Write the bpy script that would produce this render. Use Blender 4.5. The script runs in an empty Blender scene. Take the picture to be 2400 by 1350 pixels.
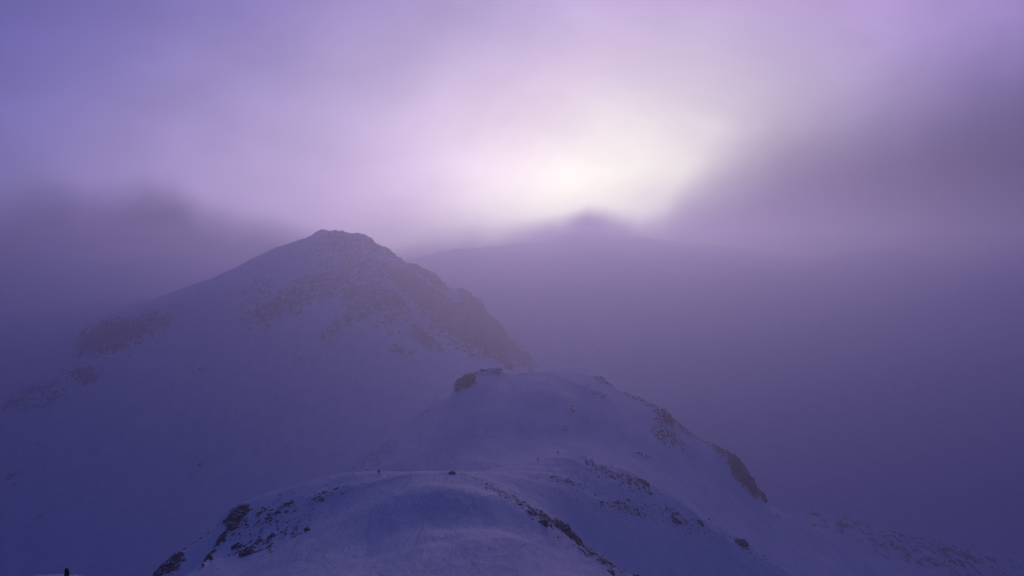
import bpy, bmesh, math, random
import numpy as np
from mathutils import Vector
R = math.radians
random.seed(7)
SC = bpy.context.scene
COL = SC.collection

# ------------------------------------------------------------ camera
F = 2400.0            # focal length in photo pixels (photo is 2400 wide)
HZ = 675.0            # horizon row: the camera is level
cd = bpy.data.cameras.new('camera'); cam = bpy.data.objects.new('camera', cd); COL.objects.link(cam)
cd.sensor_width = 36; cd.lens = 36.0
cd.clip_start = 0.5; cd.clip_end = 60000
cam.location = (0, 0, 0); cam.rotation_euler = (R(90), 0, 0)
SC.camera = cam

# ------------------------------------------------------------ light: dawn sun hidden by cloud, ahead of the camera
SUN_AZ, SUN_EL = 3.6, 7.4      # degrees right of the view axis / above the horizon
sdir = Vector((math.sin(R(SUN_AZ))*math.cos(R(SUN_EL)), math.cos(R(SUN_AZ))*math.cos(R(SUN_EL)), math.sin(R(SUN_EL))))
sl = bpy.data.lights.new('sun', 'SUN'); sun = bpy.data.objects.new('sun', sl); COL.objects.link(sun)
sl.energy = 0.55; sl.angle = R(10); sl.color = (1.0, 0.70, 0.74)
sun.rotation_euler = sdir.to_track_quat('Z', 'Y').to_euler()

SC.view_settings.view_transform = 'Standard'; SC.view_settings.look = 'None'
SC.view_settings.exposure = 0.10; SC.view_settings.gamma = 1
SC.view_settings.use_curve_mapping = False
SC.render.engine = 'CYCLES'
SC.cycles.use_denoising = True
SC.cycles.volume_bounces = 1
SC.cycles.max_bounces = 4
SC.cycles.sample_clamp_indirect = 4.0

def node(nt, typ, **kw):
    n = nt.nodes.new(typ)
    for k, v in kw.items():
        if k == 'ins':
            for kk, vv in v.items(): n.inputs[kk].default_value = vv
        else: setattr(n, k, v)
    return n
def mth(nt, op, a, b=None, c=None, clamp=False):
    n = nt.nodes.new('ShaderNodeMath'); n.operation = op; n.use_clamp = clamp
    for i, v in enumerate((a, b, c)):
        if v is None: continue
        if isinstance(v, (int, float)): n.inputs[i].default_value = v
        else: nt.links.new(v, n.inputs[i])
    return n.outputs[0]
def smooth(nt, v, a, b, lo=0.0, hi=1.0):
    n = nt.nodes.new('ShaderNodeMapRange'); n.interpolation_type = 'SMOOTHSTEP'
    nt.links.new(v, n.inputs[0]); n.inputs[1].default_value = a; n.inputs[2].default_value = b
    n.inputs[3].default_value = lo; n.inputs[4].default_value = hi
    return n.outputs[0]
def scalecol(nt, col, fac):
    n = nt.nodes.new('ShaderNodeVectorMath'); n.operation = 'SCALE'
    if isinstance(col, tuple): n.inputs[0].default_value = col
    else: nt.links.new(col, n.inputs[0])
    nt.links.new(fac, n.inputs['Scale']) if not isinstance(fac, (int, float)) else setattr(n.inputs['Scale'], 'default_value', fac)
    return n.outputs[0]
def addv(nt, a, b):
    n = nt.nodes.new('ShaderNodeVectorMath'); n.operation = 'ADD'
    nt.links.new(a, n.inputs[0])
    if isinstance(b, tuple): n.inputs[1].default_value = b
    else: nt.links.new(b, n.inputs[1])
    return n.outputs[0]

W = bpy.data.worlds.new('World'); SC.world = W; W.use_nodes = True
nt = W.node_tree; nt.nodes.clear()
tc = node(nt, 'ShaderNodeTexCoord')
D3 = tc.outputs['Generated']
# drifting cloud: a warp of the direction, then soft noise
wn = node(nt, 'ShaderNodeTexNoise', ins={'Scale': 2.6, 'Detail': 3.0, 'Roughness': 0.5})
nt.links.new(D3, wn.inputs['Vector'])
wv = node(nt, 'ShaderNodeVectorMath', operation='SUBTRACT'); nt.links.new(wn.outputs['Color'], wv.inputs[0]); wv.inputs[1].default_value = (.5, .5, .5)
DW = addv(nt, D3, scalecol(nt, wv.outputs[0], 0.12))
nrm = node(nt, 'ShaderNodeVectorMath', operation='NORMALIZE'); nt.links.new(DW, nrm.inputs[0])
def ang(vec, d):          # angle in degrees between direction socket and d
    n = node(nt, 'ShaderNodeVectorMath', operation='DOT_PRODUCT'); nt.links.new(vec, n.inputs[0]); n.inputs[1].default_value = d
    return mth(nt, 'MULTIPLY', mth(nt, 'ARCCOSINE', mth(nt, 'MINIMUM', n.outputs['Value'], 0.999999)), 180/math.pi)
def direc(px, py):
    return Vector(((px-1200)/F, 1.0, (HZ-py)/F)).normalized()
sp0 = node(nt, 'ShaderNodeSeparateXYZ'); nt.links.new(nrm.outputs[0], sp0.inputs[0])
AZM = mth(nt, 'MULTIPLY', mth(nt, 'ARCTAN2', sp0.outputs['X'], sp0.outputs['Y']), 180/math.pi)
ELV = mth(nt, 'MULTIPLY', mth(nt, 'ARCSINE', sp0.outputs['Z']), 180/math.pi)
def lobe(az, el, wa, we, tilt, p):       # soft oval glow round a direction; widths in degrees
    a = mth(nt, 'SUBTRACT', AZM, az); e = mth(nt, 'SUBTRACT', ELV, el); ct, st = math.cos(R(tilt)), math.sin(R(tilt))
    u = mth(nt, 'DIVIDE', mth(nt, 'ADD', mth(nt, 'MULTIPLY', a, ct), mth(nt, 'MULTIPLY', e, st)), wa)
    v = mth(nt, 'DIVIDE', mth(nt, 'SUBTRACT', mth(nt, 'MULTIPLY', e, ct), mth(nt, 'MULTIPLY', a, st)), we)
    r = mth(nt, 'POWER', mth(nt, 'ADD', mth(nt, 'MULTIPLY', u, u), mth(nt, 'MULTIPLY', v, v)), p/2)
    return mth(nt, 'EXPONENT', mth(nt, 'MULTIPLY', r, -1.0))
th = ang(nrm.outputs[0], tuple(direc(1380, 395)))
wide = mth(nt, 'EXPONENT', mth(nt, 'DIVIDE', th, -21.0))
c = scalecol(nt, (0.62, 1.00, 0.05), lobe(3.2, 3.6, 9.4, 5.0, 24, 2.0))
c = addv(nt, c, scalecol(nt, (0.84, 0.76, 0.08), lobe(2.5, 6.8, 15.0, 9.5, 12, 1.8)))
c = addv(nt, c, scalecol(nt, (0.70, 0.46, 0.74), lobe(-8.5, 4.2, 13.0, 5.0, 0, 2.0)))
c = addv(nt, c, scalecol(nt, (0.08, 0.08, 0.26), lobe(-27.0, 5.0, 14.0, 7.0, 0, 2.0)))
c = addv(nt, c, scalecol(nt, (0.32, 0.18, 0.32), lobe(24.0, 17.0, 16.0, 7.0, 0, 2.0)))
c = addv(nt, c, scalecol(nt, (0.38, 0.21, 0.90), wide))
c = addv(nt, c, (0.005, 0.019, 0.135))
# thicker and thinner cloud
cn = node(nt, 'ShaderNodeTexNoise', ins={'Scale': 3.6, 'Detail': 7.0, 'Roughness': 0.50, 'Distortion': 0.3})
mp = node(nt, 'ShaderNodeMapping'); mp.inputs['Scale'].default_value = (1.0, 1.0, 1.8); mp.inputs['Rotation'].default_value = (0, R(-22), 0)
nt.links.new(D3, mp.inputs[0]); nt.links.new(mp.outputs[0], cn.inputs['Vector'])
dens = smooth(nt, cn.outputs['Fac'], 0.34, 0.68, 1.16, 0.80)
c = scalecol(nt, c, dens)
# heavy cloud banks wrapped round the far mountains: their ragged top follows the azimuth (azimuth, elevation of the top)
d0 = node(nt, 'ShaderNodeSeparateXYZ'); nt.links.new(D3, d0.inputs[0])
AZ0 = mth(nt, 'MULTIPLY', mth(nt, 'ARCTAN2', d0.outputs['X'], d0.outputs['Y']), 180/math.pi)
EL0 = mth(nt, 'MULTIPLY', mth(nt, 'ARCSINE', d0.outputs['Z']), 180/math.pi)
def curve(pts, sx, sy):
    fc = node(nt, 'ShaderNodeFloatCurve'); cv = fc.mapping.curves[0]
    for k, (a, e) in enumerate(pts):
        x, y = (a+180)/360, e/sy
        if k < 2: cv.points[k].location = (x, y)
        else: cv.points.new(x, y)
    fc.mapping.update()
    nt.links.new(mth(nt, 'DIVIDE', mth(nt, 'ADD', sx, 180.0), 360.0), fc.inputs['Value'])
    return mth(nt, 'MULTIPLY', fc.outputs[0], sy)
BT = [(-180, 5), (-50, 5), (-30, 3.4), (-26.6, 3.5), (-24.2, 4.4), (-22.2, 3.9), (-19.5, 4.9), (-17.4, 3.7), (-14.9, 3.1), (-11.8, 2.7), (-8.3, 2.0), (-4.8, 2.3), (-2.4, 2.6), (1.2, 3.1),
      (3.3, 3.6), (4.3, 4.1), (5.4, 3.9), (6.7, 3.2), (8.1, 3.5), (9.5, 4.6), (11.8, 6.1), (15.2, 7.4), (18.4, 8.2), (21.6, 8.9), (26.6, 9.4), (45, 9.6), (180, 5)]
ew = node(nt, 'ShaderNodeTexNoise', ins={'Scale': 9.0, 'Detail': 4.0, 'Roughness': 0.5}); nt.links.new(D3, ew.inputs['Vector'])
over = mth(nt, 'ADD', mth(nt, 'SUBTRACT', EL0, curve(BT, AZ0, 12.0)), mth(nt, 'MULTIPLY', mth(nt, 'SUBTRACT', ew.outputs['Fac'], .5), 2.4))
soft = curve([(-180, 3.5), (-26, 1.6), (-12, 1.1), (0, 0.75), (6, 0.9), (9, 2.0), (14, 3.6), (20, 4.0), (60, 4.0), (180, 3.5)], AZ0, 4.0)
bank = smooth(nt, mth(nt, 'DIVIDE', over, soft), -1.0, 1.1, 0.0, 1.0)
c = addv(nt, scalecol(nt, c, bank), scalecol(nt, (0.012, 0.012, 0.050), mth(nt, 'SUBTRACT', 1.0, bank)))
# the sky goes dark under the horizon, where only valley fog lies
sep = node(nt, 'ShaderNodeSeparateXYZ'); nt.links.new(D3, sep.inputs[0])
low = smooth(nt, sep.outputs['Z'], -0.30, 0.0, 0.25, 1.0)
c = scalecol(nt, c, low)
sky = node(nt, 'ShaderNodeTexSky', sky_type='NISHITA', sun_disc=False, sun_elevation=R(SUN_EL), sun_rotation=R(SUN_AZ), altitude=2500)
bg1 = node(nt, 'ShaderNodeBackground'); bg1.inputs['Strength'].default_value = 0.012; nt.links.new(scalecol(nt, sky.outputs[0], bank), bg1.inputs[0])
bg2 = node(nt, 'ShaderNodeBackground'); bg2.inputs['Strength'].default_value = 0.84; nt.links.new(c, bg2.inputs[0])
ad = node(nt, 'ShaderNodeAddShader'); nt.links.new(bg1.outputs[0], ad.inputs[0]); nt.links.new(bg2.outputs[0], ad.inputs[1])
wo = node(nt, 'ShaderNodeOutputWorld'); nt.links.new(ad.outputs[0], wo.inputs[0])
W.cycles.sampling_method = 'MANUAL'; W.cycles.sample_map_resolution = 1024

# ------------------------------------------------------------ numpy noise and interpolation
rng = np.random.RandomState(11)
PERM = rng.permutation(512).astype(np.int64); PERM = np.concatenate([PERM, PERM, PERM])
GA = rng.rand(512)*2*np.pi; GX, GY = np.cos(GA), np.sin(GA)
def pnoise(x, y):
    xi = np.floor(x).astype(np.int64); yi = np.floor(y).astype(np.int64)
    xf = x-xi; yf = y-yi; xi &= 511; yi &= 511; x1 = (xi+1) & 511; y1 = (yi+1) & 511
    u = xf*xf*xf*(xf*(xf*6-15)+10); v = yf*yf*yf*(yf*(yf*6-15)+10)
    def g(a, b, dx, dy):
        h = PERM[PERM[a]+b]; return GX[h]*dx+GY[h]*dy
    n0 = g(xi, yi, xf, yf)*(1-u)+g(x1, yi, xf-1, yf)*u
    n1 = g(xi, y1, xf, yf-1)*(1-u)+g(x1, y1, xf-1, yf-1)*u
    return (n0*(1-v)+n1*v)*1.5
def fbm(x, y, o=4, gain=.5):
    s = 0; a = 1.0; t = 0
    for i in range(o):
        s = s+a*pnoise(x+i*17.3, y-i*9.1); t += a; a *= gain; x = x*2.03; y = y*2.03
    return s/t
def ridged(x, y, o=4, gain=.55):
    s = 0; a = 1.0; t = 0
    for i in range(o):
        s = s+a*(1-2*np.abs(pnoise(x+i*7.7, y+i*3.1))); t += a; a *= gain; x = x*2.07; y = y*2.07
    return s/t
def slopes(xs, ys):
    h = np.diff(xs); h = h.reshape((-1,)+(1,)*(ys.ndim-1)); d = np.diff(ys, axis=0)/h
    m = np.zeros_like(ys); a, b = d[:-1], d[1:]
    w1 = 2*h[1:]+h[:-1]; w2 = h[1:]+2*h[:-1]
    with np.errstate(divide='ignore', invalid='ignore'):
        hm = (w1+w2)/(w1/a+w2/b)
    m[1:-1] = np.where(a*b > 0, hm, 0.0); m[0] = d[0]; m[-1] = d[-1]
    return m
def pchip(pts, x):
    xs = np.array([p[0] for p in pts], float); ys = np.array([p[1] for p in pts], float); m = slopes(xs, ys)
    x = np.clip(x, xs[0], xs[-1]); i = np.clip(np.searchsorted(xs, x)-1, 0, len(xs)-2)
    h = xs[i+1]-xs[i]; t = (x-xs[i])/h
    return ys[i]*(1+2*t)*(1-t)**2+m[i]*h*t*(1-t)**2+ys[i+1]*t*t*(3-2*t)+m[i+1]*h*t*t*(t-1)

# ------------------------------------------------------------ the lie of the land: cross sections of the ridge at rising distance
ST = [
 (0, [(-1500, 0), (4000, 0)]),
 (60, [(-1500, 2600), (0, 1700), (700, 1450), (1200, 1430), (1700, 1450), (2400, 1700), (4000, 2600)]),
 (130, [(-1500, 2400), (-300, 1560), (60, 1354), (157, 1349), (250, 1355), (420, 1400), (700, 1390), (1000, 1385), (1400, 1400), (1800, 1500), (2400, 1800), (4000, 2800)]),
 (200, [(-1500, 3000), (0, 1900), (400, 1520), (600, 1390), (1000, 1362), (1300, 1375), (1500, 1430), (1800, 1560), (2400, 1900), (4000, 2800)]),
 (270, [(-1500, 3300), (-600, 2800), (0, 2000), (300, 1520), (440, 1356), (600, 1316), (830, 1268), (1000, 1238), (1150, 1240), (1300, 1290), (1400, 1345), (1600, 1470), (2400, 1900), (4000, 2900)]),
 (320, [(-1500, 3200), (-600, 2700), (0, 1950), (300, 1500), (400, 1370), (500, 1300), (600, 1258), (750, 1205), (900, 1165), (1000, 1150), (1150, 1178), (1300, 1262), (1400, 1322), (1500, 1390), (1700, 1500), (2400, 1900), (4000, 2900)]),
 (365, [(-1500, 3100), (-600, 2600), (0, 1900), (250, 1490), (355, 1356), (420, 1300), (470, 1265), (505, 1240), (530, 1205), (570, 1188), (620, 1168), (700, 1143), (780, 1122), (830, 1114), (888, 1111), (950, 1110), (1030, 1108), (1060, 1108), (1100, 1113), (1150, 1128), (1200, 1150), (1250, 1178), (1300, 1213), (1350, 1262), (1400, 1300), (1490, 1353), (1700, 1470), (2400, 1900), (4000, 2900)]),
 (450, [(-1500, 3000), (0, 2000), (300, 1600), (500, 1350), (700, 1200), (888, 1145), (1060, 1130), (1200, 1168), (1350, 1268), (1490, 1375), (1700, 1510), (2400, 1900), (4000, 2800)]),
 (520, [(-1500, 2900), (0, 2000), (400, 1600), (700, 1260), (900, 1155), (1000, 1132), (1060, 1120), (1200, 1122), (1307, 1130), (1400, 1165), (1520, 1250), (1650, 1345), (1850, 1480), (2400, 1850), (4000, 2700)]),
 (600, [(-1500, 2800), (0, 2100), (300, 1900), (700, 1450), (900, 1210), (1000, 1130), (1060, 1108), (1130, 1101), (1200, 1087), (1260, 1078), (1307, 1065), (1345, 1063), (1380, 1076), (1440, 1095), (1520, 1135), (1580, 1172), (1650, 1215), (1750, 1278), (1850, 1345), (2000, 1440), (2400, 1700), (4000, 2500)]),
 (680, [(-1500, 2600), (0, 2000), (500, 1600), (700, 1440), (900, 1220), (1000, 1150), (1060, 1128), (1200, 1105), (1307, 1085), (1400, 1100), (1520, 1152), (1650, 1235), (1750, 1298), (1850, 1362), (2000, 1450), (2400, 1680), (4000, 2300)]),
 (780, [(-1500, 2400), (0, 1900), (500, 1500), (700, 1290), (800, 1165), (900, 1095), (1060, 1060), (1200, 1035), (1307, 1025), (1450, 1060), (1600, 1140), (1800, 1275), (2000, 1385), (2100, 1430), (2400, 1600), (4000, 2200)]),
 (870, [(-1500, 2300), (0, 1850), (500, 1440), (700, 1240), (800, 1125), (900, 1055), (1000, 1000), (1100, 950), (1200, 930), (1300, 922), (1400, 945), (1500, 1000), (1600, 1070), (1700, 1150), (1800, 1225), (1900, 1285), (2000, 1335), (2100, 1385), (2400, 1530), (4000, 2100)]),
 (950, [(-1500, 2200), (0, 1800), (500, 1410), (700, 1200), (780, 1118), (830, 1093), (860, 1066), (900, 1038), (950, 990), (1000, 960), (1058, 922), (1072, 898), (1100, 882), (1140, 872), (1200, 876), (1250, 872), (1300, 869), (1340, 871), (1400, 885), (1430, 903), (1450, 917), (1500, 938), (1560, 965), (1580, 985), (1620, 1018), (1690, 1056), (1718, 1070), (1745, 1098), (1768, 1135), (1805, 1183), (1830, 1196), (1900, 1231), (2000, 1288), (2100, 1340), (2200, 1392), (2400, 1480), (4000, 2000)]),
 (1050, [(-1500, 2100), (0, 1650), (400, 1410), (700, 1220), (850, 1095), (1000, 985), (1100, 920), (1200, 900), (1300, 898), (1450, 948), (1620, 1060), (1800, 1235), (1900, 1290), (2100, 1385), (2400, 1500), (4000, 1900)]),
 (1250, [(-1500, 1900), (0, 1440), (300, 1385), (500, 1310), (800, 1160), (1000, 1040), (1200, 960), (1300, 965), (1450, 1060), (1620, 1160), (1800, 1270), (2000, 1335), (2400, 1420), (4000, 1800)]),
 (1500, [(-1500, 1700), (-300, 1350), (0, 1230), (300, 1180), (600, 1085), (900, 965), (1100, 895), (1200, 885), (1270, 910), (1400, 1050), (1600, 1180), (1800, 1212), (1900, 1215), (2000, 1238), (2150, 1275), (2400, 1330), (4000, 1600)]),
 (1750, [(-1500, 1450), (-300, 1150), (0, 1050), (200, 955), (400, 880), (600, 810), (750, 735), (850, 705), (950, 735), (1100, 800), (1190, 860), (1260, 905), (1400, 1050), (1600, 1200), (1800, 1250), (2000, 1270), (2400, 1350), (4000, 1500)]),
 (2000, [(-1500, 1400), (-300, 1010), (0, 905), (90, 860), (170, 815), (195, 785), (240, 745), (300, 717), (400, 690), (500, 654), (550, 630), (600, 606), (650, 583), (700, 568), (735, 554), (757, 544), (775, 553), (800, 554), (845, 557), (868, 571), (880, 586), (905, 592), (930, 611), (960, 632), (1000, 648), (1060, 680), (1110, 712), (1125, 718), (1140, 745), (1170, 775), (1190, 803), (1215, 826), (1240, 843), (1270, 869), (1330, 930), (1400, 1020), (1600, 1190), (1800, 1250), (2400, 1310), (4000, 1450)]),
 (2150, [(-1500, 1350), (0, 980), (400, 790), (600, 700), (760, 635), (900, 680), (1100, 800), (1270, 920), (1400, 1040), (1600, 1150), (2400, 1230), (4000, 1300)]),
 (2600, [(-1500, 900), (0, 740), (400, 700), (800, 750), (1200, 860), (1600, 860), (2000, 850), (2400, 850), (4000, 850)]),
 (3300, [(-1500, 740), (0, 735), (700, 720), (850, 700), (1000, 700), (1300, 720), (1600, 700), (2000, 700), (2400, 700), (4000, 700)]),
 (3800, [(-1500, 640), (-400, 600), (0, 612), (120, 594), (260, 615), (400, 600), (600, 632), (700, 640), (850, 645), (930, 618), (1000, 602), (1070, 588), (1150, 582), (1230, 574), (1290, 566), (1340, 552), (1375, 543), (1412, 545), (1440, 556), (1500, 562), (1600, 572), (1720, 585), (1850, 606), (2050, 585), (2200, 604), (2400, 575), (4000, 590)]),
 (3900, [(-1500, 700), (4000, 720)]),
 (4500, [(-1500, 900), (4000, 900)]),
]
# the big hump breaks off sharply behind its crest
k9 = [k for k, q in enumerate(ST) if q[0] == 950][0]; crest = ST[k9][1]
ST.insert(k9, (932, [(a, b+9) for a, b in crest])); ST.insert(k9+2, (966, [(a, b+12) for a, b in crest]))
SD = np.array([s[0] for s in ST], float)

# columns: tangent of azimuth inside the frame, plain azimuth outside it, all the way round the camera
A_MAX = math.atan(1500/F)
fine = np.arctan((np.arange(-120, 2521, 3.0)-1200)/F)
ext_r = np.linspace(fine[-1], A_MAX, 40)[1:]; ext_l = -ext_r[::-1]
rest = np.linspace(A_MAX, math.pi, 46)[1:]
AZ = np.concatenate([-rest[::-1], ext_l, fine, ext_r, rest])
PX = 1200+F*np.tan(np.clip(AZ, -A_MAX, A_MAX))
RF = 1/np.cos(np.clip(AZ, -A_MAX, A_MAX))           # radius = depth * RF
back = np.clip((np.abs(AZ)-1.2)/(math.pi-1.2), 0, 1)
ROWS = np.concatenate([np.linspace(2, 60, 12, endpoint=False), np.linspace(60, 200, 36, endpoint=False), np.arange(200, 480, 1.1),
                       np.arange(480, 640, 1.4), np.arange(640, 1000, 2.2), np.arange(1000, 1300, 7.0), np.arange(1300, 2110, 4.6), np.arange(2110, 2600, 35.0),
                       np.arange(2600, 3900, 16.0), np.linspace(3900, 4020, 4)])
nR, nC = len(ROWS), len(AZ)
ZT = np.zeros((len(ST), nC))
for k, (d, pts) in enumerate(ST):
    py = pchip(pts, PX)
    z = -(py-HZ)/F*d if d > 0 else np.full(nC, -1.75)
    mean = z[(AZ > -A_MAX*1.01) & (AZ < A_MAX*1.01)].min()*0.9
    ZT[k] = z*(1-back)+mean*back
MT = slopes(SD, ZT)
DD = np.repeat(ROWS[:, None], nC, 1); PXX = np.repeat(PX[None, :], nR, 0)
X = DD*RF[None, :]*np.sin(AZ)[None, :]; Y = DD*RF[None, :]*np.cos(AZ)[None, :]
# bend the crests in plan so that no ridge stands square to the view
warp = 1+0.030*pnoise(PXX/310.0, DD*0+3.3)*np.clip((DD-150)/100, 0, 1)+0.012*pnoise(PXX/90.0, DD/200.0)*np.clip((DD-150)/100, 0, 1)
DE = np.clip(DD*warp, 0, 4499)
I = np.clip(np.searchsorted(SD, DE.ravel()).reshape(DE.shape)-1, 0, len(SD)-2)
CC = np.repeat(np.arange(nC)[None, :], nR, 0)
H = SD[I+1]-SD[I]; T = (DE-SD[I])/H
Z = ZT[I, CC]*(1+2*T)*(1-T)**2+MT[I, CC]*H*T*(1-T)**2+ZT[I+1, CC]*T*T*(3-2*T)+MT[I+1, CC]*H*T*T*(T-1)
Z *= DD/np.maximum(DE, 1)
PY = HZ-Z*F/np.maximum(Y, 1e-3)*np.where(Y > 0, 1, -1)

# rock cover: (depth range, px, py, rx, ry, tilt degrees (+ = falls to the right), strength)
RK = [
 # the highest mountain: summit crown, broken face, right-hand buttress
 (1600, 2120, 850, 590, 110, 34, 12, .60), (1600, 2120, 830, 660, 150, 60, -15, .55), (1600, 2120, 690, 710, 150, 40, -35, .62),
 (1600, 2120, 870, 720, 120, 60, 20, .62), (1600, 2120, 640, 745, 90, 30, -10, .60), (1600, 2120, 800, 770, 90, 22, -35, .52),
 (1600, 2120, 1010, 720, 150, 34, 38, .80), (1600, 2120, 1130, 800, 110, 36, 48, .92), (1600, 2120, 930, 730, 40, 22, 30, .8), (1600, 2120, 985, 798, 34, 12, 30, .85), (1600, 2120, 1000, 800, 70, 16, 40, .66), (1600, 2120, 1060, 760, 140, 50, 40, .70),
 (1600, 2120, 940, 830, 36, 14, 10, .55), (1600, 2120, 1215, 845, 60, 22, 40, .75), (1600, 2120, 1100, 840, 110, 12, 30, .5),
 (1700, 2120, 900, 640, 60, 30, 35, .6), (1700, 2120, 1000, 660, 90, 12, 35, .75), (1700, 2120, 1115, 735, 60, 20, 50, .85), (1700, 2120, 1165, 790, 60, 26, 52, .9), (1700, 2120, 770, 590, 90, 26, -10, .48), (1700, 2120, 600, 700, 60, 40, -30, .5),
 # its left shoulder
 (1400, 2120, 260, 800, 90, 44, -15, .80), (1400, 2120, 350, 770, 90, 38, -22, .62), (1400, 2120, 200, 885, 60, 24, -5, .62),
 (1400, 2120, 80, 940, 100, 40, -22, .55), (1400, 2120, 480, 875, 26, 9, -15, .55), (1400, 2120, 700, 850, 28, 10, 20, .5),
 (1400, 2120, 430, 900, 110, 12, -32, .40), (1200, 1700, 100, 1215, 110, 22, -28, .36), (1200, 1700, 30, 1130, 60, 26, -20, .4), (1200, 1700, 470, 1090, 80, 20, -32, .34), (1200, 1700, 60, 1060, 80, 16, -25, .36),
 # third hump
 (800, 1040, 1090, 893, 34, 14, -32, 1.0), (800, 1040, 1150, 869, 42, 8, 0, .9), (800, 1040, 1420, 893, 34, 8, 28, .6), (800, 1040, 1500, 938, 70, 8, 26, .54), (800, 1040, 1600, 1006, 60, 9, 35, .54), (800, 1040, 1700, 1066, 50, 13, 35, .62), (800, 1040, 1600, 1050, 60, 16, 34, .46), (800, 1040, 1400, 925, 60, 10, 24, .42), (800, 1040, 1640, 1025, 60, 10, 32, .5),
 (800, 1040, 1560, 985, 40, 26, 35, .62), (800, 1040, 1560, 1025, 50, 24, 35, .55), (800, 1040, 1680, 1050, 60, 12, 32, .55),
 (800, 1040, 1745, 1120, 60, 20, 52, 1.0), (700, 1000, 1500, 1070, 34, 8, 10, .5), (700, 1000, 1340, 960, 12, 10, 0, .45), (700, 1000, 1325, 1003, 10, 7, 0, .5),
 (800, 1040, 872, 1074, 26, 34, 30, .44), (800, 1040, 905, 1050, 40, 16, -35, .42), (800, 1040, 830, 1092, 40, 8, -20, .46), (800, 1040, 1000, 965, 60, 12, -35, .4), (850, 1040, 1825, 1212, 16, 4, 22, .5),
 # second hump
 (430, 660, 1440, 1115, 90, 14, 22, .45), (430, 660, 1480, 1130, 70, 22, 30, .48), (430, 660, 1330, 1125, 70, 8, 14, .42), (430, 660, 1470, 1190, 90, 16, 14, .45), (430, 660, 1590, 1215, 50, 12, 30, .5), (430, 660, 1740, 1270, 40, 16, 25, .5),
 # nearest hump: broken left flank and right-hand rim
 (280, 420, 620, 1215, 120, 40, -25, .42), (280, 420, 557, 1214, 38, 20, -38, .85), (280, 420, 518, 1268, 34, 6, -52, .8), (280, 420, 488, 1312, 30, 5, -52, .7), (280, 420, 400, 1325, 40, 18, -35, .8),
 (280, 420, 640, 1270, 110, 26, -28, .42), (280, 420, 760, 1160, 80, 14, -18, .42), (240, 420, 580, 1285, 50, 16, -25, .5),
 (280, 420, 1200, 1170, 90, 10, 28, .44), (280, 420, 1270, 1215, 60, 16, 30, .55), (280, 420, 1330, 1250, 50, 12, 40, .85), (280, 420, 1400, 1310, 90, 14, 32, .55),
 # low rocky spur in the valley on the right
 (1300, 1800, 2000, 1245, 170, 24, 14, .46), (1300, 1800, 2200, 1310, 260, 50, 16, .50),
]
ROCK = np.zeros_like(Z)
for (d0, d1, px, py, rx, ry, tl, s) in RK:
    m = (ROWS > d0) & (ROWS < d1)
    a = R(tl); dx = PXX[m]-px; dy = PY[m]-py
    u = (dx*math.cos(a)+dy*math.sin(a))/rx; v = (-dx*math.sin(a)+dy*math.cos(a))/ry
    ROCK[m] = np.maximum(ROCK[m], s*np.exp(-(u*u+v*v)**1.5*0.6))
far = np.clip((DD-2200)/200, 0, 1)
ROCK = np.maximum(ROCK, far*0.25)
ROCK += 0.16*fbm(X/60, Y/80, 4)*np.clip((DD-1100)/300, 0, 1)*(ROCK > .02)
ROCK = np.clip(ROCK, 0, 1)
ROCKM = np.clip((ROCK-0.18)/0.5, 0, 1)
# relief: smooth drifts everywhere, broken rock where the rock shows
near = np.clip(1-DD/1100, 0, 1); inframe = 1-back
dr = fbm(X/38+5, Y/90, 3)*1.3*np.clip((DD-60)/140, 0, 1)*np.clip(1-DD/700, 0, 1)
dr += fbm((X+Y*0.35)/7, (Y-X*.3)/30, 3)*0.16*np.clip((DD-30)/100, 0, 1)*np.clip(1-DD/650, 0, 1)
dr += fbm(X/75+9, (Y+X*.5)/60, 3)*3.2*np.clip((DD-420)/120, 0, 1)*np.clip((1150-DD)/150, 0, 1)*(1-.75*np.exp(-((DD-955)/45)**2))
mt = fbm(X/260, Y/330, 3)*9*np.clip((DD-1150)/400, 0, 1)+ridged((X+Y*.2)/120, (Y-X*.2)/300, 4)*7*np.clip((DD-1250)/400, 0, 1)*(1-0.8*np.clip((ROCK-.5), 0, 1))
rk = ridged(X/9, Y/12, 5)*1.9*np.clip((640-DD)/100, 0.0, 1)*np.clip(DD/300, 0, 1)
rk += (ridged(X/17, Y/26, 5, .65)*5.0+fbm(X/5, Y/9, 2)*1.6)*np.clip((DD-620)/60, 0, 1)*np.clip((1100-DD)/60, 0, 1)
rk += ridged(X/46, Y/60, 6, .66)*21.0*np.clip((DD-1150)/400, 0, 1)+fbm(X/12, Y/16, 3)*6.0*np.clip((DD-1150)/400, 0, 1)
Z = Z+dr+mt*0.8+rk*ROCKM+ridged(X/260, Y/500, 5)*12*far
# wind-packed swells and hollows on the nearest hump (ground metres: x, y, half-length, half-width, heading, height)
for (px, d, L, w, hd, h) in [(1140, 318, 40, 12, 66, 1.9), (1130, 284, 34, 16, 70, -2.6), (760, 272, 36, 9, 40, .9), (930, 250, 36, 6, 66, -0.7), (700, 305, 26, 10, 30, -1.4), (960, 352, 26, 5, 70, .7), (620, 236, 30, 5, 64, .5), (1290, 262, 22, 8, 45, .7)]:
    cx = (px-1200)/F*d; a = R(hd); dx = X-cx; dy = Y-d
    u = (dx*math.sin(a)+dy*math.cos(a))/L; v = (dx*math.cos(a)-dy*math.sin(a))/w
    Z = Z+h*np.exp(-(u*u+v*v))
PY = HZ-Z*F/np.maximum(Y, 1e-3)

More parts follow.
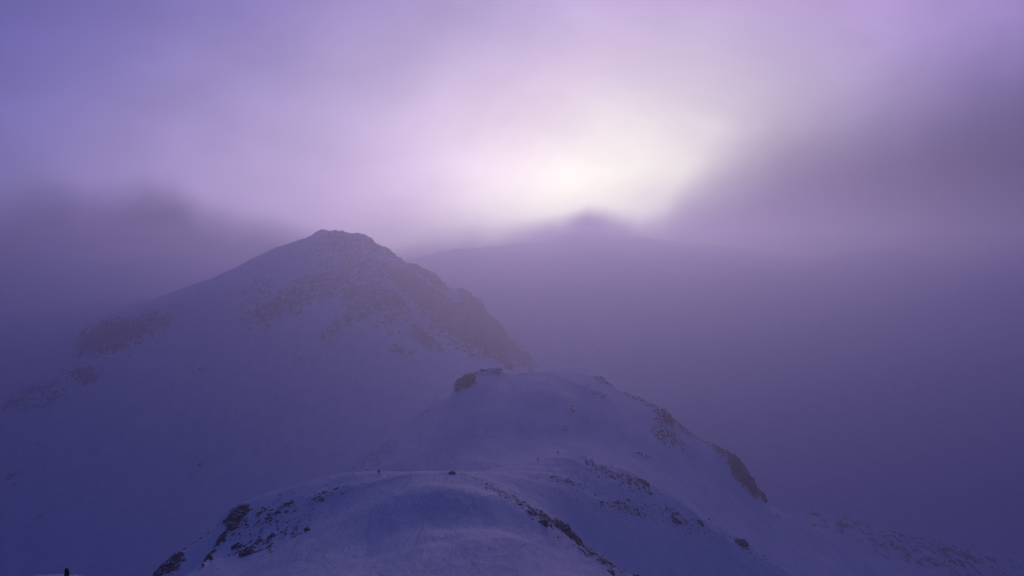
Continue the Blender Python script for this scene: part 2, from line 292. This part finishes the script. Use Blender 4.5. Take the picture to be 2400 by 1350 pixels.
# beyond the second hump the land is bigger and farther off: stretch it along the sight lines
KF = np.interp(ROWS, [0, 620, 950, 1250, 2000, 4500], [1, 1, 1.15, 1.36, 1.5, 1.5]); RD = ROWS*KF
X = X*KF[:, None]; Y = Y*KF[:, None]; Z = Z*KF[:, None]
fr = (PX > -100) & (PX < 2500)
PXF = PX[fr]; PYF = PY[:, fr]; ZF = Z[:, fr]
def hit(px, py, d0, d1):
    """first ground point on the sight line through (px, py) between two depths"""
    c = int(np.argmin(np.abs(PXF-px))); rows = np.where((ROWS >= d0) & (ROWS <= d1))[0]
    ys = PYF[rows, c]; k = np.where(ys <= py)[0]
    i = rows[k[0]] if len(k) else rows[int(np.argmin(ys))]
    d = RD[i]
    return Vector(((PXF[c]-1200)/F*d, d, ZF[i, c])), d
def ground_z(x, y):
    px = 1200+F*x/y; c = float(np.interp(px, PXF, np.arange(len(PXF)))); c0 = int(c)
    r = float(np.interp(y, RD, np.arange(nR))); r0 = int(r); c1 = min(c0+1, len(PXF)-1); r1 = min(r0+1, nR-1)
    a = ZF[r0, c0]*(1-c+c0)+ZF[r0, c1]*(c-c0); b = ZF[r1, c0]*(1-c+c0)+ZF[r1, c1]*(c-c0)
    return float(a*(1-r+r0)+b*(r-r0))

# ------------------------------------------------------------ materials
def mat_terrain():
    m = bpy.data.materials.new('snow_and_rock'); m.use_nodes = True; t = m.node_tree; t.nodes.clear()
    geo = node(t, 'ShaderNodeNewGeometry'); P = geo.outputs['Position']
    at = node(t, 'ShaderNodeAttribute', attribute_name='rock'); rock = at.outputs['Fac']
    def noise(scale, det, rough, sc=(1, 1, 1), rot=(0, 0, 0), dist=0.0):
        mp = node(t, 'ShaderNodeMapping'); mp.inputs['Scale'].default_value = sc; mp.inputs['Rotation'].default_value = rot
        t.links.new(P, mp.inputs[0]); n = node(t, 'ShaderNodeTexNoise', ins={'Scale': scale, 'Detail': det, 'Roughness': rough, 'Distortion': dist})
        t.links.new(mp.outputs[0], n.inputs['Vector']); return n.outputs['Fac']
    sp = node(t, 'ShaderNodeSeparateXYZ'); t.links.new(P, sp.inputs[0])
    farf = smooth(t, sp.outputs['Y'], 850, 1900)
    a = noise(0.34, 8, .66, (1, .55, 1.5)); b = noise(0.060, 10, .74, (1, .4, 1.7), (0, R(14), 0), .5)
    mx = node(t, 'ShaderNodeMix'); t.links.new(farf, mx.inputs[0]); t.links.new(a, mx.inputs[2]); t.links.new(b, mx.inputs[3])
    v = mth(t, 'ADD', mth(t, 'MULTIPLY', mth(t, 'SUBTRACT', mx.outputs[0], .5), 1.9), rock)
    mask = smooth(t, v, 0.50, 0.60)
    mask = mth(t, 'MULTIPLY', mask, smooth(t, rock, 0.12, 0.3))
    # snow
    dr = noise(.05, 4, .5, (1, .25, 1), (0, 0, R(20)))
    sc = node(t, 'ShaderNodeMixRGB'); sc.inputs[1].default_value = (.80, .82, .88, 1); sc.inputs[2].default_value = (.70, .73, .82, 1)
    t.links.new(smooth(t, dr, .35, .65), sc.inputs[0])
    rc = node(t, 'ShaderNodeMixRGB'); rc.inputs[1].default_value = (.016, .016, .021, 1); rc.inputs[2].default_value = (.050, .047, .052, 1)
    t.links.new(noise(.8, 6, .6), rc.inputs[0])
    cm = node(t, 'ShaderNodeMixRGB'); t.links.new(mask, cm.inputs[0]); t.links.new(sc.outputs[0], cm.inputs[1]); t.links.new(rc.outputs[0], cm.inputs[2])
    # relief of drifts, ripples and rock grain
    rip = noise(.55, 4, .6, (1, .16, 1), (0, 0, R(-24)), .6); grain = noise(2.2, 4, .6); big = noise(.12, 6, .6)
    sas = noise(.16, 5, .62, (1, .22, 1), (0, 0, R(-38)), .8)
    hsnow = mth(t, 'ADD', mth(t, 'ADD', mth(t, 'MULTIPLY', rip, .8), mth(t, 'MULTIPLY', sas, 2.4)), mth(t, 'MULTIPLY', grain, .06))
    hrock = mth(t, 'ADD', mth(t, 'MULTIPLY', a, 2.2), mth(t, 'MULTIPLY', mth(t, 'MULTIPLY', b, 18.0), farf))
    hh = mth(t, 'ADD', hsnow, mth(t, 'MULTIPLY', hrock, mask))
    bp = node(t, 'ShaderNodeBump', ins={'Strength': .8, 'Distance': 1.0}); t.links.new(hh, bp.inputs['Height'])
    bs = node(t, 'ShaderNodeBsdfPrincipled', ins={'Roughness': .75}); bs.inputs['Specular IOR Level'].default_value = .12
    t.links.new(cm.outputs[0], bs.inputs['Base Color']); t.links.new(bp.outputs[0], bs.inputs['Normal'])
    o = node(t, 'ShaderNodeOutputMaterial'); t.links.new(bs.outputs[0], o.inputs[0]); return m
def mat_rock():
    m = bpy.data.materials.new('dark_rock'); m.use_nodes = True; t = m.node_tree; t.nodes.clear()
    geo = node(t, 'ShaderNodeNewGeometry'); P = geo.outputs['Position']
    n = node(t, 'ShaderNodeTexNoise', ins={'Scale': .9, 'Detail': 7, 'Roughness': .65}); t.links.new(P, n.inputs['Vector'])
    rc = node(t, 'ShaderNodeMixRGB'); rc.inputs[1].default_value = (.011, .011, .015, 1); rc.inputs[2].default_value = (.036, .034, .038, 1); t.links.new(n.outputs['Fac'], rc.inputs[0])
    # snow lodged on ledges: upward faces only, broken by noise
    sp = node(t, 'ShaderNodeSeparateXYZ'); t.links.new(geo.outputs['Normal'], sp.inputs[0])
    up = mth(t, 'ADD', sp.outputs['Z'], mth(t, 'MULTIPLY', mth(t, 'SUBTRACT', n.outputs['Fac'], .5), 1.2))
    cm = node(t, 'ShaderNodeMixRGB'); t.links.new(smooth(t, up, .74, .88), cm.inputs[0]); t.links.new(rc.outputs[0], cm.inputs[1]); cm.inputs[2].default_value = (.74, .76, .83, 1)
    bp = node(t, 'ShaderNodeBump', ins={'Strength': .9, 'Distance': .6}); t.links.new(n.outputs['Fac'], bp.inputs['Height'])
    bs = node(t, 'ShaderNodeBsdfPrincipled', ins={'Roughness': .95, 'Specular IOR Level': .1}); t.links.new(cm.outputs[0], bs.inputs['Base Color']); t.links.new(bp.outputs[0], bs.inputs['Normal'])
    o = node(t, 'ShaderNodeOutputMaterial'); t.links.new(bs.outputs[0], o.inputs[0]); return m
def mat_plain(name, col, rough=.8, sc=30):
    m = bpy.data.materials.new(name); m.use_nodes = True; t = m.node_tree
    bs = t.nodes['Principled BSDF']; bs.inputs['Roughness'].default_value = rough
    n = node(t, 'ShaderNodeTexNoise', ins={'Scale': sc, 'Detail': 3}); r = node(t, 'ShaderNodeMixRGB')
    r.inputs[1].default_value = tuple(v*.75 for v in col)+(1,); r.inputs[2].default_value = tuple(v*1.2 for v in col)+(1,)
    t.links.new(n.outputs['Fac'], r.inputs[0]); t.links.new(r.outputs[0], bs.inputs['Base Color']); return m
M_T = mat_terrain(); M_R = mat_rock()

# ------------------------------------------------------------ terrain meshes, cut at the dips between the humps
PT = np.stack([X, Y, Z], -1); W_ = nC-1; PW = PT[:, :W_]
dU = np.roll(PW, -1, 1)-np.roll(PW, 1, 1); dV = np.empty_like(PW); dV[1:-1] = PW[2:]-PW[:-2]; dV[0] = PW[1]-PW[0]; dV[-1] = PW[-1]-PW[-2]
NRM = np.cross(dU, dV); NRM /= np.linalg.norm(NRM, axis=-1, keepdims=True)+1e-9; NRM *= np.sign(NRM[..., 2:3]+1e-9)
def tag(o, **k):
    for a, b in k.items(): o[a] = b
    return o
def terrain(name, d0, d1, label=None, first=False):
    rows = np.arange(np.searchsorted(ROWS, d0), min(np.searchsorted(ROWS, d1), nR-1)+1)     # shares its edge row with the next piece
    n = len(rows); wrap = nC-1            # first and last columns coincide behind the camera
    V = np.stack([X[rows][:, :wrap], Y[rows][:, :wrap], Z[rows][:, :wrap]], -1).reshape(-1, 3)
    rr, cc = np.meshgrid(np.arange(n-1), np.arange(wrap), indexing='ij'); c2 = (cc+1) % wrap
    Q = np.stack([rr*wrap+cc, rr*wrap+c2, (rr+1)*wrap+c2, (rr+1)*wrap+cc], -1).reshape(-1, 4)
    rock = ROCK[rows][:, :wrap].ravel()
    faces = [Q.ravel()]; starts = np.arange(len(Q))*4; tot = np.full(len(Q), 4)
    if first:
        V = np.vstack([V, [[0, 0, -1.75]]]); rock = np.append(rock, 0); k = len(V)-1
        c = np.arange(wrap); Tt = np.stack([np.full(wrap, k), (c+1) % wrap, c], -1)
        starts = np.concatenate([starts, len(Q)*4+np.arange(wrap)*3]); tot = np.concatenate([tot, np.full(wrap, 3)]); faces.append(Tt.ravel())
    fl = np.concatenate(faces)
    me = bpy.data.meshes.new(name); me.vertices.add(len(V)); me.vertices.foreach_set('co', V.astype(np.float32).ravel())
    me.loops.add(len(fl)); me.loops.foreach_set('vertex_index', fl.astype(np.int32)); me.polygons.add(len(tot))
    me.polygons.foreach_set('loop_start', starts.astype(np.int32)); me.polygons.foreach_set('loop_total', tot.astype(np.int32))
    me.polygons.foreach_set('use_smooth', np.ones(len(tot), bool))
    me.update(calc_edges=True)
    if me.polygons[0].normal.z < 0: me.flip_normals()
    nv = NRM[rows].reshape(-1, 3)
    if first: nv = np.vstack([nv, [[0, 0, 1]]])
    me.normals_split_custom_set_from_vertices(nv.astype(np.float32))      # one continuous surface across the joins
    at = me.attributes.new('rock', 'FLOAT', 'POINT'); at.data.foreach_set('value', rock.astype(np.float32))
    me.materials.append(M_T)
    o = bpy.data.objects.new(name, me); COL.objects.link(o); o['kind'] = 'structure'
    if label: o['label'] = label
    return o
terrain('foreground_slope', 0, 200, 'snow slope falling away below the viewpoint', first=True)
terrain('near_snow_ridge', 200, 480, 'nearest rounded snow ridge with rocks on both flanks')
terrain('middle_snow_ridge', 480, 690, 'second snow ridge behind the nearest one')
terrain('snow_hill', 690, 1060, 'broad snow hump below the high peak')
terrain('mountain', 1060, 2270, 'snow covered mountain peak with broken rock faces')
terrain('far_mountains', 2270, 4500, 'distant mountains dissolving in the mist')

# ------------------------------------------------------------ rocks
def rock_mesh(name, seed, sub=2, aspect=(1, 1, .7), rough=.34):
    rs = random.Random(seed); bm = bmesh.new(); bmesh.ops.create_icosphere(bm, subdivisions=sub, radius=1)
    # cleave the ball with random planes, then roughen it
    planes = []
    for _ in range(9):
        n = Vector((rs.gauss(0, 1), rs.gauss(0, 1), rs.gauss(0, .8))).normalized(); planes.append((n, rs.uniform(.55, .9)))
    off = Vector((rs.uniform(0, 50), rs.uniform(0, 50), 0))
    from mathutils import noise as mn
    for v in bm.verts:
        p = v.co.copy()
        for n, d in planes:
            e = p.dot(n)-d
            if e > 0: p -= n*e*.92
        p += p.normalized()*(mn.noise(p*2.1+off)*rough+(abs(mn.noise(p*5.3+off))*.30-abs(mn.noise(p*11+off))*.22 if sub > 2 else 0))
        v.co = Vector((p.x*aspect[0], p.y*aspect[1], p.z*aspect[2]))
    me = bpy.data.meshes.new(name); bm.to_mesh(me); bm.free(); me.materials.append(M_R); return me
SMALL = [rock_mesh('rock', 100+i, 1 if i % 2 else 2, (1, .8, random.uniform(.55, .9))) for i in range(10)]
BIGM = [rock_mesh('boulder', 200+i, 4, (1, .8, random.uniform(.6, .8)), .42) for i in range(5)]
def put_rock(mesh, px, py, d0, d1, wpx, name, label, group=None, hpx=None, tilt=0, sink=.25, cat='rock', rot=None):
    p, d = hit(px, py, d0, d1); s = wpx/F*d/2
    o = bpy.data.objects.new(name, mesh); COL.objects.link(o)
    hz = (hpx/F*d/2 if hpx else s*.75)/.75
    o.scale = (s, s*.9, hz)
    o.location = (p.x, p.y, p.z+hz*.75*(.5-sink*1.4))
    o.rotation_euler = (random.uniform(-.2, .2), R(tilt)+random.uniform(-.12, .12), random.uniform(-.5, .5) if rot is None else rot)
    tag(o, label=label, category=cat)
    if group: o['group'] = group
    return o
# outcrops and boulders big enough to be pointed at: px, py, width, height, tilt, depth range, label
BIG = [
 (566, 1207, 50, 26, 20, 300, 400, 'largest black crag on the left flank of the nearest ridge'),
 (548, 1236, 44, 22, 30, 290, 400, 'dark crag just under the largest crag on the left flank'),
 (522, 1264, 14, 24, -30, 285, 400, 'narrow black rock rib running down from the left crag'),
 (492, 1306, 14, 24, -30, 270, 400, 'lower dark rock rib at the foot of the left crag'),
 (385, 1335, 50, 26, -25, 280, 420, 'black outcrop at the lower left end of the nearest ridge'),
 (676, 1180, 26, 12, -15, 290, 400, 'long flat dark rock high on the left flank'),
 (652, 1202, 16, 14, -10, 290, 400, 'round dark rock beside the largest crag'),
 (578, 1295, 40, 22, -20, 250, 380, 'low broad dark rock above the snow shoulder at lower left'),
 (556, 1280, 28, 16, -20, 250, 380, 'dark rock to the left of the low broad one'),
 (636, 1256, 20, 14, -25, 270, 380, 'tilted dark rock in the middle of the left flank'),
 (610, 1266, 14, 10, 0, 270, 380, 'small blocky rock below the tilted one on the left flank'),
 (721, 1242, 14, 14, -35, 260, 380, 'lone pointed rock on open snow right of the rock field'),
 (1060, 1108, 18, 9, 0, 340, 380, 'low black boulder lying on the crest of the nearest ridge'),
 (1276, 1226, 24, 22, 20, 290, 400, 'upright black rock on the right rim, left of the blocky one'),
 (1322, 1236, 30, 26, 30, 290, 400, 'largest blocky black rock on the right rim of the nearest ridge'),
 (1338, 1256, 26, 14, 40, 290, 400, 'sharp dark wedge under the largest rim rock'),
 (1240, 1200, 26, 10, 12, 290, 400, 'flat dark slab above the upright rim rock'),
 (1430, 1340, 22, 10, 15, 280, 400, 'dark rock at the bottom edge on the right rim'),
 (1490, 1343, 22, 12, 20, 280, 400, 'last rock of the right rim, at the bottom edge of the view'),
 (1508, 1130, 30, 18, 30, 500, 620, 'blocky grey rock near the crest of the second ridge'),
 (1585, 1220, 26, 16, 30, 450, 620, 'dark rock alone in the middle of the second ridge slope'),
 (1640, 1224, 20, 12, 35, 450, 620, 'paler tilted rock right of the lone dark rock on the second ridge'),
 (1738, 1272, 34, 20, 25, 480, 640, 'cluster-topped dark rock low on the right of the second ridge'),
 (1092, 896, 56, 24, -30, 860, 960, 'leaning rock cliff at the left end of the broad snow hump'),
 (1152, 868, 46, 10, 0, 900, 960, 'flat rocky cap on top of the broad snow hump'),
 (1722, 1082, 40, 30, 40, 880, 970, 'upper part of the dark cliff on the right edge of the hump'),
 (1756, 1128, 50, 34, 52, 870, 970, 'tall dark cliff dropping off the right edge of the hump'),
 (1786, 1164, 34, 16, 52, 880, 970, 'thin rocky tail below the tall right-hand cliff'),
 (1570, 985, 26, 16, 35, 880, 960, 'knobbly outcrop on the right skyline of the hump'),
]
for k, (px, py, w, h, tl, d0, d1, lab) in enumerate(BIG):
    put_rock(BIGM[k % 5], px, py+h*.25, d0, d1, w, 'rock_outcrop' if w > 38 else 'boulder', lab, 'large dark rocks standing out of the snow', hpx=h, tilt=tl, cat='rock')
# small rocks, scattered where the photo shows them: (n, px, py, rx, ry, tilt, depths, size range, colour word, group)
FIELD = [
 (56, 615, 1225, 100, 40, -27, 270, 400, 4, 13, 'black', 'small rocks on the left flank of the nearest ridge'),
 (24, 740, 1165, 80, 18, -20, 290, 400, 3, 9, 'black', 'small rocks below the crest on the left'),
 (16, 430, 1290, 70, 16, -42, 290, 420, 4, 11, 'black', 'small rocks on the lower left edge'),
 (22, 570, 1290, 60, 16, -25, 250, 380, 4, 12, 'black', 'small rocks above the snow shoulder'),
 (40, 1190, 1168, 115, 9, 30, 290, 400, 3, 10, 'black', 'small rocks along the upper right rim'),
 (24, 1275, 1222, 55, 12, 32, 290, 400, 4, 12, 'black', 'small rocks around the rim blocks'),
 (34, 1400, 1305, 85, 8, 33, 280, 410, 3, 10, 'black', 'small rocks along the lower right rim'),
 (14, 1310, 1122, 60, 9, 10, 450, 600, 3, 9, 'grey', 'small rocks high on the second ridge'),
 (30, 1440, 1115, 85, 17, 25, 450, 620, 4, 13, 'grey', 'small rocks high on the second ridge'),
 (22, 1460, 1190, 95, 15, 14, 430, 620, 4, 13, 'grey', 'small rocks across the second ridge slope'),
 (16, 1690, 1252, 110, 12, 30, 450, 640, 4, 10, 'grey', 'small rocks low on the second ridge'),
]
LAND = [(575, 1212, 'the largest left crag'), (520, 1275, 'the black rib under the crag'), (385, 1335, 'the lower left outcrop'), (640, 1256, 'the tilted rock mid left flank'),
        (721, 1242, 'the lone pointed rock'), (888, 1110, 'the nearest hiker'), (1060, 1106, 'the black crest boulder'), (1276, 1226, 'the upright rim rock'),
        (1332, 1245, 'the largest rim block'), (1430, 1340, 'the lowest right rim rocks'), (1508, 1130, 'the blocky second ridge rock'), (1307, 1063, 'the second ridge hiker'),
        (1585, 1220, 'the lone second ridge rock'), (1738, 1272, 'the low cluster on the second ridge'), (575, 1295, 'the low broad rock at lower left')]
NTH = ['', 'second ', 'third ', 'fourth ', 'fifth ', 'sixth ', 'seventh ', 'eighth ', 'ninth ', 'tenth ', 'eleventh ', 'twelfth ', 'thirteenth ', 'fourteenth ', 'fifteenth ', 'sixteenth ']
rs = random.Random(5); made = []
for (n, px, py, rx, ry, tl, d0, d1, s0, s1, colr, grp) in FIELD:
    a = R(tl)
    for _ in range(n):
        u, v = rs.gauss(0, .55)*rx, rs.gauss(0, .6)*ry
        x, y = px+u*math.cos(a)-v*math.sin(a), py+u*math.sin(a)+v*math.cos(a)
        w = s0+(s1-s0)*rs.random()**2.0; hr = rs.uniform(.45, .8); mi = rs.randrange(10)
        if y > 1346 or any(abs(x-q[1])+abs(y-q[2]) < 3.5 for q in made): continue
        o = put_rock(SMALL[mi], x, y, d0, d1, w, 'rock', '', grp, hpx=w*hr, tilt=tl*.6, sink=.2)
        made.append((o, x, y, w, colr))
slots = {}
for o, x, y, w, colr in made:
    k = min(range(len(LAND)), key=lambda i: (LAND[i][0]-x)**2+((LAND[i][1]-y)*1.4)**2); dx, dy = x-LAND[k][0], y-LAND[k][1]
    side = ('right of' if dx > 0 else 'left of') if abs(dx) > abs(dy) else ('below' if dy > 0 else 'above')
    size = 'tiny' if w < 5.0 else 'small' if w < 8 else 'chunky'
    slots.setdefault((size, colr, side, LAND[k][2]), []).append((math.hypot(dx, dy), o))
for (size, colr, side, ln), lst in slots.items():
    lst.sort(key=lambda q: q[0])
    for i, (dd, o) in enumerate(lst):
        o['label'] = f'{size} {colr} rock, {NTH[min(i, 15)]}nearest {side} {ln}'
o = put_rock(SMALL[0], 157, 1351, 100, 175, 14, 'boulder', 'small rounded black rock alone in the bottom left corner', hpx=34, sink=.1, rot=0)
# grit too small to pick apart: one object
gv, gf = [], []
for (px, py, rx, ry, tl, n, d0, d1) in [(620, 1225, 130, 42, -27, 260, 270, 400), (760, 1160, 90, 16, -18, 90, 290, 400), (1230, 1190, 150, 12, 30, 200, 290, 400), (1400, 1305, 95, 10, 33, 160, 280, 410),
                                    (1440, 1110, 110, 20, 22, 200, 450, 620), (1450, 1190, 120, 20, 14, 260, 430, 620), (1320, 1125, 90, 14, 8, 120, 450, 620), (1560, 1215, 90, 12, 28, 90, 440, 640), (700, 1205, 110, 30, -22, 200, 270, 400), (1680, 1250, 120, 16, 30, 110, 450, 640), (430, 1290, 80, 16, -42, 60, 290, 420), (1290, 1130, 90, 8, 10, 50, 450, 620)]:
    a = R(tl)
    for _ in range(n):
        u, v = rs.gauss(0, .6)*rx, rs.gauss(0, .6)*ry
        x, y = px+u*math.cos(a)-v*math.sin(a), py+u*math.sin(a)+v*math.cos(a)
        if y > 1346: continue
        p, d = hit(x, y, d0, d1); q = rs.uniform(.9, 2.0)/F*d; b = len(gv)
        top = Vector((rs.uniform(-.2, .2)*q, rs.uniform(-.2, .2)*q, q*.7))
        for k in range(5):
            t_ = k*math.tau/5+rs.random(); gv.append(p+Vector((math.cos(t_)*q*1.2, math.sin(t_)*q, -q*.4)))
        gv.append(p+top)
        gf += [(b+k, b+(k+1) % 5, b+5) for k in range(5)]
me = bpy.data.meshes.new('scree'); me.from_pydata(gv, [], gf); me.materials.append(M_R)
o = bpy.data.objects.new('scree', me); COL.objects.link(o); tag(o, kind='stuff', label='fine dark scree showing through the snow of the nearer ridges')

# ------------------------------------------------------------ hikers
M_J = mat_plain('dark_jacket', (.03, .035, .06)); M_P = mat_plain('dark_trousers', (.02, .02, .028)); M_S = mat_plain('skin', (.45, .30, .24), .6)
M_H = mat_plain('wool_hat', (.04, .02, .025)); M_B = mat_plain('boot_leather', (.015, .013, .012), .6)
def skin(name, verts, edges, rad, mat, root=0, sub=1):
    me = bpy.data.meshes.new(name); me.from_pydata(verts, edges, []); me.materials.append(mat)
    o = bpy.data.objects.new(name, me); COL.objects.link(o)
    s = o.modifiers.new('skin', 'SKIN'); s.use_smooth_shade = True
    for i, r in enumerate(rad):
        r = r if isinstance(r, tuple) else (r, r)
        me.skin_vertices[0].data[i].radius = r; me.skin_vertices[0].data[i].use_root = (i == root)
    b = o.modifiers.new('subsurf', 'SUBSURF'); b.levels = b.render_levels = sub
    return o
def hiker(loc, head, step, scale, label, group):
    e = bpy.data.objects.new('person', None); COL.objects.link(e); e.location = loc; e.rotation_euler = (0, 0, head); e.scale = (scale*1.2, scale*1.2, scale)
    tag(e, label=label, category='person', group=group)
    s = step
    LA, RA = Vector((-.10, .5*s, .09)), Vector((.10, -.5*s, .09)); LK, RK_ = Vector((-.10, .32*s+.04, .50)), Vector((.10, -.10*s, .50))
    body_v = [(0, 0, .96), (0, .01, 1.16), (0, .02, 1.36), (0, .03, 1.50), (0, .05, 1.58), (0, .06, 1.66), (0, .06, 1.74),
              (-.10, 0, .90), tuple(LK), tuple(LA), (-.10, LA.y+.14, .04), (.10, 0, .90), tuple(RK_), tuple(RA), (.10, RA.y+.14, .04),
              (-.19, .02, 1.42), (-.25, .0, 1.16), (-.23, .20, .98), (-.22, .28, .96), (.19, .02, 1.42), (.25, -.04, 1.16), (.24, .12, .96), (.23, .20, .94)]
    ed = [(0, 1), (1, 2), (2, 3), (3, 4), (4, 5), (5, 6), (0, 7), (7, 8), (8, 9), (9, 10), (0, 11), (11, 12), (12, 13), (13, 14), (2, 15), (15, 16), (16, 17), (17, 18), (2, 19), (19, 20), (20, 21), (21, 22)]
    rad = [.13, .12, .14, .065, .08, .105, .07, .09, .062, .048, .035, .09, .062, .048, .035, .06, .045, .036, .03, .06, .045, .036, .03]
    parts = [skin('body', body_v, ed, rad, M_S)]
    jv = [body_v[0], body_v[1], body_v[2], (0, .03, 1.50)]+[body_v[i] for i in (15, 16, 17, 19, 20, 21)]+[(0, 0, .84)]
    parts.append(skin('jacket', jv, [(0, 1), (1, 2), (2, 3), (2, 4), (4, 5), (5, 6), (2, 7), (7, 8), (8, 9), (0, 10)], [.185, .175, .18, .10, .09, .072, .055, .09, .072, .055, .18], M_J))
    tv = [(0, 0, .95), (-.10, 0, .88), tuple(LK), tuple(LA+Vector((0, 0, .04))), (.10, 0, .88), tuple(RK_), tuple(RA+Vector((0, 0, .04)))]
    parts.append(skin('trousers', tv, [(0, 1), (1, 2), (2, 3), (0, 4), (4, 5), (5, 6)], [.15, .115, .085, .07, .115, .085, .07], M_P))
    parts.append(skin('hat', [(0, .05, 1.71), (0, .045, 1.77), (0, .04, 1.82)], [(0, 1), (1, 2)], [.115, .105, .05], M_H))
    for A in (LA, RA):
        parts.append(skin('boot', [(A.x, A.y-.04, .05), (A.x, A.y+.08, .045), (A.x, A.y+.19, .035), (A.x, A.y-.02, .16)], [(0, 1), (1, 2), (0, 3)], [.055, .055, .042, .058], M_B))
    for q in parts: q.parent = e
    return e
for (px, py, d0, d1, h, hd, lab) in [(889, 1113, 340, 372, 12.5, 25, 'dark clad hiker standing on the crest of the nearest snow ridge'),
                                 (1307, 1066, 560, 606, 9.5, -20, 'dark clad hiker walking on the crest of the second ridge'),
                                 (1261, 1080, 560, 606, 7.5, 40, 'smallest hiker, lower on the second ridge crest left of the other')]:
    p, d = hit(px, py, d0, d1)
    hiker((p.x, p.y, ground_z(p.x, p.y)-.04), R(hd), .30, h/F*d/1.72, lab, 'hikers on the snow ridge')

# ------------------------------------------------------------ air
HZ_D = 0.00036
bm = bmesh.new(); bmesh.ops.create_cube(bm, size=1); me = bpy.data.meshes.new('haze'); bm.to_mesh(me); bm.free()
hz = bpy.data.objects.new('haze', me); COL.objects.link(hz)
zlo = float(Z.min())-1.5; zhi = float(Z.max())+6
hz.scale = (17000, 15000, zhi-zlo); hz.location = (0, 6035-7500, (zhi+zlo)/2); hz['kind'] = 'stuff'; hz['label'] = 'lilac mountain mist filling the air'
print('haze', zlo, zhi, 'verts', Z.size)
m = bpy.data.materials.new('haze_air'); m.use_nodes = True; t = m.node_tree; t.nodes.clear()
pv = node(t, 'ShaderNodeVolumePrincipled'); pv.inputs['Color'].default_value = (.75, .76, 1.0, 1); pv.inputs['Density'].default_value = HZ_D
pv.inputs['Anisotropy'].default_value = .71; pv.inputs['Density Attribute'].default_value = ''
o = node(t, 'ShaderNodeOutputMaterial'); t.links.new(pv.outputs[0], o.inputs['Volume']); me.materials.append(m)
